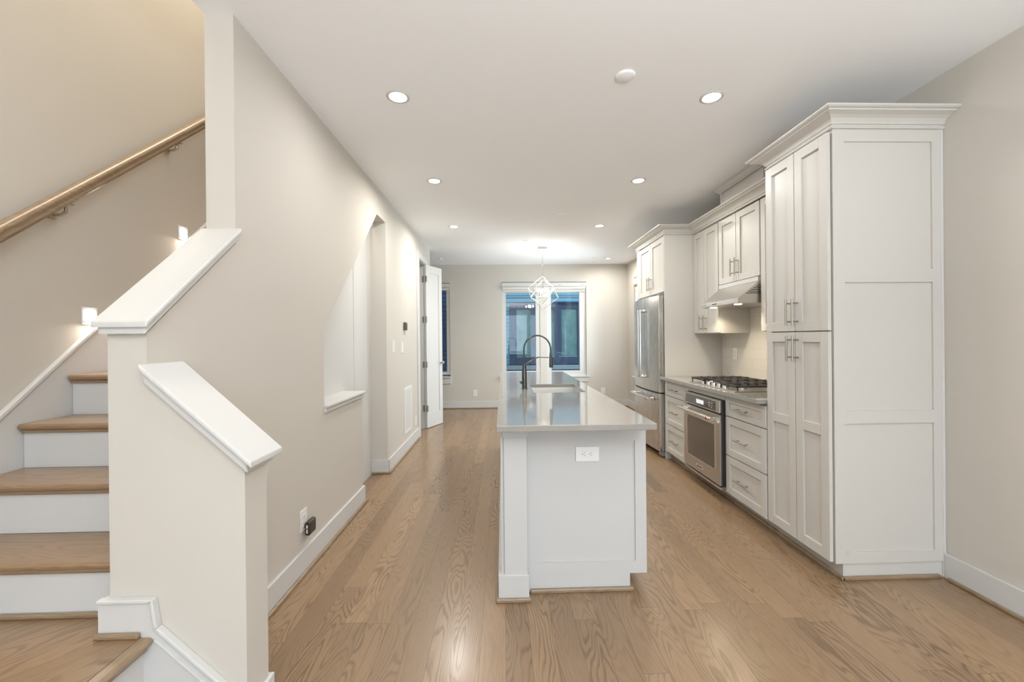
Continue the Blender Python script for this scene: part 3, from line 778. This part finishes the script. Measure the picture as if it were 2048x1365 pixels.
# crown mouldings
def crown(p, z0=2.438, pr=.095, hh=.088):
    P = [(0, 0), (.010, 0), (.013, .006), (.010, .012), (.004, .014), (.004, .022), (.010, .024), (.014, .034), (.024, .048), (.040, .058), (.058, .064), (.066, .066), (.068, .073), (.078, .074), (.086, .080), (.086, .088), (0, .088)]
    return MB().sweep([(a*pr/.086, z0+b_*hh/.088) for a, b_ in P], p)
cr = build('crown_moulding', crown([(XR-.001, 2.182), (1.783, 2.182), (1.783, 2.722), (2.02, 2.722)]), 'cab')
tag(cr, 'off-white crown moulding around the top of the pantry cabinet', 'crown moulding')
cr = build('crown_moulding', crown([(2.084, 2.82), (2.084, 4.450), (1.764, 4.450), (1.764, 5.361), (XR-.001, 5.361)]), 'cab')
tag(cr, 'off-white crown moulding running over the wall cabinets and refrigerator', 'crown moulding')
sf = thing('duct_chase', (2.25, 3.6, 2.53), 'off-white boxed duct chase above the hood cabinet, touching the ceiling', 'duct chase')
build('box', MB().box(2.10, XR-.001, 3.262, 3.90, 2.527, 2.735), 'cab', sf)
build('corner_strip', MB().box(2.092, 2.105, 3.875, 3.905, 2.527, 2.69), 'cab', sf, .003)
P = [(0, 0), (.008, 0), (.010, .010), (.018, .014), (.040, .040), (.046, .042), (.046, .052), (0, .052)]
build('crown', MB().sweep([(a, 2.686+b_) for a, b_ in P], [(XR-.001, 3.262), (2.092, 3.262), (2.092, 3.905), (XR-.001, 3.905)]), 'cab', sf)

# range hood
rh = thing('range_hood', (2.15, 3.6, 1.6), 'stainless under-cabinet range hood with lit underside above the cooktop', 'range hood')
ha, hb = 3.292, 3.918; hx = 1.905
m = MB()
vs = []
for y in (ha, hb): vs += [(hx, y, 1.598), (hx, y, 1.632), (2.085, y+(.0 if y == ha else -.02), 1.782), (2.385, y, 1.782), (2.385, y, 1.598)]
m.add(vs, [(0, 1, 6, 5), (1, 2, 7, 6), (2, 3, 8, 7), (3, 4, 9, 8), (9, 4, 0, 5)])
m.add(vs, [(0, 4, 3, 2, 1), (5, 6, 7, 8, 9)])
build('canopy', m, 'steelh', rh)
build('lip', MB().box(hx-.004, hx, ha, hb, 1.596, 1.634).box(hx-.004, hx+.004, ha, hb, 1.632, 1.636), 'steelh', rh, .001)
build('riser_trim', MB().box(2.075, 2.10, ha+.01, hb-.005, 1.776, 1.812), 'trim', rh)
vt = MB()
for i in range(7):
    z = 1.672+i*.014; x0 = hx+.045+i*.020
    vt.box(x0+.02, 2.225-i*.010, ha-.002, ha, z, z+.006)
vt.box(2.105, 2.112, ha-.003, ha, 1.668, 1.755)
build('side_vent', vt, 'black', rh, label='dark slotted side vent')
un = MB().box(hx+.02, 2.36, ha+.012, hb-.012, 1.594, 1.598)
build('filter_panel', un, 'steelh', rh)
for y in (3.40, 3.80):
    build('lens', MB().lathe([(.030, 0), (.028, -.004), (0, -.005)], (1.965, y, 1.594), 20), 'hoodlens', rh, label='glowing round hood lamp')
    lamp('hood_lamp', 'SPOT', (1.985, y, 1.585), 4, (1, .84, .62), (0, 0, 0), spot_size=2.5, spot_blend=.6, shadow_soft_size=.025)
ctl = build('control_strip', MB().box(hx-.006, hx-.004, 3.80, 3.90, 1.603, 1.627), 'chrome', rh)
mk = MB()
for i in range(5): mk.box(hx-.0066, hx-.006, 3.812+i*.018, 3.820+i*.018, 1.612, 1.618)
build('buttons', mk, 'grey', ctl)
text_mesh('lettering', 'KitchenAid', .017, 'black', rh, (hx-.0046, 3.665, 1.615), (PI/2, 0, -PI/2))

# ------------------------------------------------------------------ island
isl = thing('kitchen_island', (.36, 3.5, 0), 'white panelled kitchen island standing in the middle of the oak floor', 'kitchen island')
m = MB(); ya, yb_ = 2.150, 2.172
px0, px1 = .114, .744; a0_, a1_ = .180, .686; zlo, zhi = .088, .884
m.box(px0, a0_, ya, yb_, zlo, zhi); m.box(a1_, px1, ya, yb_, zlo, zhi)
m.box(a0_, a1_, ya, yb_, zlo, .152); m.box(a0_, a1_, ya, yb_, .783, zhi); m.box(a0_, a1_, ya+.010, yb_, .152, .783)
build('end_panel', m, 'isl', isl)
build('top_rail', MB().box(.120, .748, 2.144, 2.150, .838, .884), 'isl', isl, .001)
build('carcass', MB().box(.0, .722, 2.172, 3.00, .09, .884).box(.0, .722, 3.80, 5.00, .09, .884).box(.0, .10, 3.0, 3.8, .09, .884).box(.68, .722, 3.0, 3.8, .09, .884).box(.1, .68, 3.0, 3.8, .09, .12), 'isl', isl)
build('base', MB().box(.10, .655, 2.152, 4.98, 0, .09), 'isl', isl)
build('shoe_moulding', MB().box(.13, .672, 2.134, 2.152, 0, .022), 'oak_trimx', isl, .006)
build('shoe_moulding', MB().box(.655, .672, 2.152, 4.98, 0, .022), 'oak_trim', isl, .006)
build('side_panel', MB().box(-.018, .0, 2.11, 5.01, 0, .884), 'isl', isl, .001)
ps = build('post', MB().box(-.002, .114, 2.085, 2.16, .13, .884).box(-.018, -.002, 2.10, 2.16, .13, .884), 'isl', isl, .0015)
build('post_cap', MB().box(-.008, .122, 2.074, 2.150, .826, .872), 'isl', ps, .002)
build('post_base', MB().box(-.034, .121, 2.079, 2.150, 0, .133), 'isl', ps, .003)
build('shoe_moulding', MB().box(-.046, .131, 2.064, 2.079, 0, .022), 'oak_trimx', isl, .006)
build('shoe_moulding', MB().box(-.048, -.034, 2.064, 5.0, 0, .022), 'oak_trim', isl, .006)
build('baseboard', MB().box(-.034, -.018, 2.15, 5.01, 0, .133), 'isl', isl, .003)
for i in range(7):
    y0 = 2.18+i*.40
    m2 = MB()
    # fronts facing the cooktop aisle (+X)
    m2.box(.724, .744, y0, y0+.39, .10, .16).box(.724, .744, y0, y0+.39, .815, .875).box(.724, .744, y0, y0+.06, .16, .815).box(.724, .744, y0+.33, y0+.39, .16, .815).box(.724, .736, y0+.06, y0+.33, .16, .815)
    dd = build('door', m2, 'isl', isl)
# countertop with sink cut-out
ic = MB()
ox0, ox1, oy0, oy1 = -.034, .728, 1.942, 5.060
sx0, sx1, sy0, sy1 = .232, .625, 3.105, 3.685
zt, zb = .914, .884
O = [(ox0, oy0), (ox1, oy0), (ox1, oy1), (ox0, oy1)]; I = [(sx0, sy0), (sx1, sy0), (sx1, sy1), (sx0, sy1)]
vs = [(x, y, zt) for x, y in O]+[(x, y, zt) for x, y in I]+[(x, y, zb) for x, y in O]+[(x, y, zb) for x, y in I]
fs = []
for i in range(4):
    j = (i+1) % 4
    fs += [(i, j, 4+j, 4+i), (8+j, 8+i, 12+i, 12+j), (8+i, 8+j, j, i), (4+i, 4+j, 12+j, 12+i)]
ic.add(vs, fs)
o = build('island_countertop', ic, 'quartz', None, .0025)
tag(o, 'long grey quartz countertop on the kitchen island, with a sink cut-out', 'countertop')
sk = thing('undermount_sink', (.43, 3.4, .7), 'stainless undermount sink set into the island countertop', 'sink')
m = MB(); a, b_, c0, c1 = sx0-.004, sx1+.004, sy0-.004, sy1+.004; zf = .69
m.box(a-.003, a, c0, c1, zf, zb).box(b_, b_+.003, c0, c1, zf, zb).box(a, b_, c0-.003, c0, zf, zb).box(a, b_, c1, c1+.003, zf, zb).box(a, b_, c0, c1, zf-.003, zf)
build('basin', m, 'satin', sk)
build('drain', MB().lathe([(.045, 0), (.043, .003), (.03, .001), (0, -.001)], (.43, 3.55, zf), 24), 'chrome', sk)
fa = thing('kitchen_faucet', (.168, 3.37, zt), 'gunmetal pull-down faucet with arched hose beside the island sink', 'faucet')
fx, fy = .172, 3.37
build('base_ring', MB().lathe([(.027, 0), (.027, .004), (.022, .006)], (fx, fy, zt), 28), 'gun', fa)
build('body', MB().tube([(fx, fy, zt+.005), (fx, fy, 1.065), (fx, fy, 1.075), (fx, fy, 1.105), (fx, fy, 1.112)], [.0205, .0195, .016, .0145, .010], 24), 'gun', fa)
build('collar', MB().tube([(fx, fy, 1.088), (fx, fy, 1.10)], .0165, 24), 'gun', fa)
build('lever', MB().tube([(fx-.018, fy, .965), (fx-.032, fy, .965)], .011, 16).tube([(fx-.032, fy, .965), (fx-.036, fy-.02, .972), (fx-.036, fy-.075, .985)], [.005, .0045, .004], 10), 'gun', fa)
arc = [(fx, fy, 1.105), (fx-.002, fy, 1.16)]
cxm, rx = .2795, .109
for i in range(0, 19):
    t_ = PI-PI*i/18
    arc.append((cxm+rx*math.cos(t_), fy, 1.235+.112*math.sin(t_)))
arc += [(.3885, fy, 1.20)]
build('hose', MB().tube(arc, .0068, 14), 'gun', fa)
build('support_arm', MB().tube([(fx+.006, fy, 1.108), (.245, fy, 1.150), (.282, fy, 1.168), (.30, fy, 1.168), (.375, fy, 1.166)], [.0055, .0055, .005, .0035, .0035], 10).tube([(fx+.004, fy, 1.098), (.262, fy, 1.149)], .004, 8).lathe([(.0085, -.006), (.0085, .006)], (.388, fy, 1.166), 16), 'gun', fa)
build('spray_head', MB().tube([(.3885, fy, 1.205), (.389, fy, 1.175), (.390, fy, 1.150), (.391, fy, 1.092), (.391, fy, 1.084)], [.0085, .011, .0135, .0155, .014], 20), 'gun', fa)

# ------------------------------------------------------------------ outlets, switches etc.
def plate_thing(name, label, cat, group, parts):
    """local coords: x right, z up, faces -Y"""
    t = thing(name, (0, 0, 0), label, cat, group)
    for (n_, mb, mt, par) in parts:
        build(n_, mb, mt, t, .0012 if n_ == 'cover_plate' else 0)
    return t
def outlet_parts(hor=False, scale=1.0):
    def bx(x0, x1, y0, y1, z0, z1):
        if hor: x0, x1, z0, z1 = z0, z1, x0, x1
        return (x0*scale, x1*scale, y0, y1, z0*scale, z1*scale)
    pl = MB().box(*bx(-.038, .038, -.005, 0, -.060, .060))
    rc = MB().box(*bx(-.017, .017, -.0068, -.005, -.034, .034))
    sl = MB()
    for c0 in (-.019, .017):
        sl.box(*bx(-.008, -.0055, -.0072, -.0068, c0-.001, c0+.007)); sl.box(*bx(.0055, .008, -.0072, -.0068, c0, c0+.006))
    rd = MB()
    for c0 in (-.019, .017):
        rd.box(*bx(-.002, .002, -.0072, -.0068, c0-.009, c0-.005))
    return [('cover_plate', pl, 'white', 0), ('receptacle', rc, 'white', 0), ('slots', sl, 'grey', 0), ('ground_holes', rd, 'black', 0)]
def place(t, loc, rz, label=None, group=None):
    t.location = loc; t.rotation_euler = (0, 0, rz)
    if label: t['label'] = label
    return t
iso = plate_thing('wall_outlet', 'white horizontal double outlet on the end panel of the island', 'electrical outlet', None, outlet_parts(True, 1.02))
place(iso, (.4365, 2.156, .716), 0)
o1 = plate_thing('wall_outlet', 'white outlet low on the rear wall left of the double window', 'electrical outlet', 'wall outlets', outlet_parts())
place(o1, (-.538, YB, .293), 0)
for loc, rz_, lb in [((1.915, YB, .303), 0, 'white outlet low on the rear wall right of the double window'),
                     ((XL, 2.403, .296), PI/2, 'white outlet on the left wall behind the black plug-in device'),
                     ((XL, 5.46, .262), PI/2, 'white outlet between the wall grille and the door casing'),
                     ((XR-.012, 4.185, 1.146), -PI/2, 'white outlet on the tile backsplash left of the cooktop')]:
    place(copy_tree(o1), loc, rz_, lb)
sw = plate_thing('light_switch', 'plain white rocker switch on the left wall nearest the stair opening', 'light switch', 'wall switches',
                 [('cover_plate', MB().box(-.040, .040, -.005, 0, -.061, .061), 'white', 0), ('rocker', MB().box(-.017, .017, -.008, -.005, -.033, .033), 'white', 0)])
place(sw, (XL, 4.388, 1.254), PI/2)
place(copy_tree(sw), (XL, 4.765, 1.231), PI/2, 'white rocker switch directly under the thermostat')
th = thing('thermostat', (XL, 4.885, 1.48), 'dark brown thermostat on the left wall above the switches', 'thermostat')
build('base', MB().box(XL, XL+.008, 4.83, 4.94, 1.435, 1.525), 'nickel', th, .003)
build('face', MB().box(XL+.008, XL+.024, 4.825, 4.945, 1.432, 1.527), 'brown', th, .008, 3)
gr = thing('wall_grille', (XL, 5.03, .2), 'white perforated return-air grille low on the left wall', 'air vent')
build('frame', MB().box(XL, XL+.008, 4.84, 4.87, .215, .755).box(XL, XL+.008, 5.195, 5.225, .215, .755).box(XL, XL+.008, 4.87, 5.195, .215, .243).box(XL, XL+.008, 4.87, 5.195, .727, .755), 'white', gr, .002)
def grille_mat():
    m, nt, b = newmat('perforated_white')
    tc = node(nt, 'ShaderNodeTexCoord'); sx = node(nt, 'ShaderNodeSeparateXYZ'); nt.links.new(tc.outputs['Object'], sx.inputs[0])
    u = math_(nt, 'FRACT', math_(nt, 'DIVIDE', sx.outputs[1], .018)); v = math_(nt, 'FRACT', math_(nt, 'DIVIDE', sx.outputs[2], .018))
    du = math_(nt, 'ABSOLUTE', math_(nt, 'SUBTRACT', u, .5)); dv_ = math_(nt, 'ABSOLUTE', math_(nt, 'SUBTRACT', v, .5))
    h_ = math_(nt, 'LESS_THAN', math_(nt, 'ADD', du, dv_), .33)
    nt.links.new(mix(nt, h_, (.8, .78, .75), (.22, .2, .18)), b.inputs['Base Color']); b.inputs['Roughness'].default_value = .4
    return m
build('perforated_panel', MB().box(XL, XL+.005, 4.87, 5.195, .243, .727), grille_mat(), gr)
pd = thing('plug_in_device', (XL, 2.44, .2), 'small black plug-in device with two white side slots on the left wall outlet', 'plug-in device')
build('housing', MB().box(XL+.012, XL+.040, 2.395, 2.482, .205, .285), 'brown', pd, .010, 3)
build('prongs', MB().box(XL+.003, XL+.014, 2.405, 2.425, .25, .27), 'black', pd)
build('side_slot', MB().box(XL+.021, XL+.029, 2.394, 2.3955, .222, .243), 'white', pd)
build('side_slot', MB().box(XL+.021, XL+.029, 2.394, 2.3955, .250, .268), 'white', pd)

# ------------------------------------------------------------------ ceiling fittings
def downlight():
    t = thing('recessed_light', (0, 0, 0), '', 'recessed light', 'recessed ceiling lights')
    build('trim_ring', MB().lathe([(.066, 0), (.066, -.003), (.052, -.006), (.048, -.002), (.048, 0)], (0, 0, 0), 40), 'trim', t)
    build('lens', MB().lathe([(.048, -.0015), (.03, -.003), (0, -.0035)], (0, 0, 0), 32), 'lens', t)
    return t
dl = downlight()
spots = [(-.597, 2.43, 'glowing recessed light nearest the camera on the left side of the ceiling', 1), (1.245, 2.41, 'glowing recessed light nearest the camera on the right, above the pantry front', 1),
         (-.599, 3.717, 'middle recessed light of the left ceiling row', 1), (1.235, 3.70, 'middle recessed light of the right ceiling row', 1),
         (-.601, 5.22, 'third recessed light of the left ceiling row', 1), (1.230, 5.19, 'third recessed light of the right ceiling row', 1),
         (1.887, 7.33, 'farthest recessed light, near the rear right corner of the ceiling', .7),
         (-.6, .9, 'added unseen recessed light above the viewpoint at left', 1), (1.25, .9, 'added unseen recessed light above the viewpoint at right', 1),  # these and the next pair are out of view, added for more diffuse light
         (-.6, -1.4, 'added unseen recessed light over the front room at left', 1), (1.25, -1.4, 'added unseen recessed light over the front room at right', 1)]
for i, (x, y, lb, s_) in enumerate(spots):
    t = dl if i == 0 else copy_tree(dl)
    t.location = (x, y, H); t['label'] = lb; t.scale = (s_, s_, 1)
    lamp('recessed_lamp', 'AREA', (x, y, H-.012), (.6 if y < 2 else 1.9 if y < 3 else 5.6 if y < 5 else 7.5 if s_ == 1 else 5), (.95, .97, 1) if y < 3 else (1, .98, .93), (0, 0, 0), shape='DISK', size=.10, spread=3.0)
def disc(name, x, y, r, hh, label, cat, group=None):
    t = build(name, MB().lathe([(r, 0), (r, -hh*.6), (r*.85, -hh), (0, -hh)], (0, 0, 0), 32), 'ceil')
    t.location = (x, y, H-.0005); tag(t, label, cat, group)
disc('smoke_detector', .675, 2.218, .052, .012, 'white round smoke detector on the ceiling between the nearest recessed lights', 'smoke detector')
disc('sprinkler_cover', .675, 4.735, .042, .006, 'flat white sprinkler cover on the ceiling over the island', 'sprinkler cover', 'ceiling sprinkler covers')
disc('sprinkler_cover', .356, 5.99, .042, .006, 'flat white sprinkler cover left of the chandelier canopy', 'sprinkler cover', 'ceiling sprinkler covers')
disc('sprinkler_cover', 1.634, 7.28, .042, .006, 'flat white sprinkler cover beside the farthest recessed light', 'sprinkler cover', 'ceiling sprinkler covers')
disc('sprinkler_cover', -1.09, 7.316, .042, .006, 'flat white sprinkler cover on the ceiling above the open door', 'sprinkler cover', 'ceiling sprinkler covers')

# chandelier
CX, CY = .622, 6.37
ch = thing('chandelier', (CX, CY, H), 'polished geometric open-cage chandelier with four lit bulbs hanging past the island', 'chandelier')
build('canopy', MB().box(CX-.070, CX+.070, CY-.06, CY+.06, H-.022, H), 'chrome', ch, .003)
build('stem', MB().tube([(CX, CY, H-.02), (CX, CY, 2.02)], .0045, 10), 'chrome', ch)
def cage(ztop, zbot, ang, r_, name):
    hh = ztop-zbot; s_ = hh/math.sqrt(3); R_ = s_*math.sqrt(2/3)
    T = (CX, CY, ztop); B = (CX, CY, zbot)
    up_ = [(CX+R_*math.cos(ang+2*PI*k/3), CY+R_*math.sin(ang+2*PI*k/3), ztop-hh/3) for k in range(3)]
    dn = [(CX+R_*math.cos(ang+PI/3+2*PI*k/3), CY+R_*math.sin(ang+PI/3+2*PI*k/3), ztop-2*hh/3) for k in range(3)]
    m = MB()
    for k in range(3):
        m.tube([T, up_[k]], r_, 6, smooth=False); m.tube([B, dn[k]], r_, 6, smooth=False)
        m.tube([up_[k], dn[k]], r_, 6, smooth=False); m.tube([up_[k], dn[(k-1) % 3]], r_, 6, smooth=False)
    build(name, m, 'satin', ch)
cage(2.285, 1.765, 2.75, .0045, 'outer_cage')
cage(2.235, 1.830, 1.95, .0038, 'inner_cage')
build('hub', MB().lathe([(.0, -.02), (.014, -.014), (.020, 0), (.014, .010), (.005, .016)], (CX, CY, 1.965), 20), 'chrome', ch)
for k in range(4):
    a_ = .35+k*PI/2; bx_, by_ = CX+.085*math.cos(a_), CY+.085*math.sin(a_)
    ar = build('arm', MB().tube([(CX, CY, 1.965), (CX+.07*math.cos(a_), CY+.07*math.sin(a_), 1.962), (bx_, by_, 1.972), (bx_, by_, 2.00)], .004, 8), 'chrome', ch)
    build('candle_sleeve', MB().cyl((bx_, by_, 1.995), .010, .040, n=16), 'chrome', ar)
    build('bulb', MB().lathe([(.0, 0), (.008, .003), (.018, .022), (.019, .032), (.010, .055), (0, .068)], (bx_, by_, 2.035), 16), 'bulb', ar)
lamp('chandelier_lamp', 'POINT', (CX, CY, 2.07), 7, (1, .97, .92), shadow_soft_size=.035)
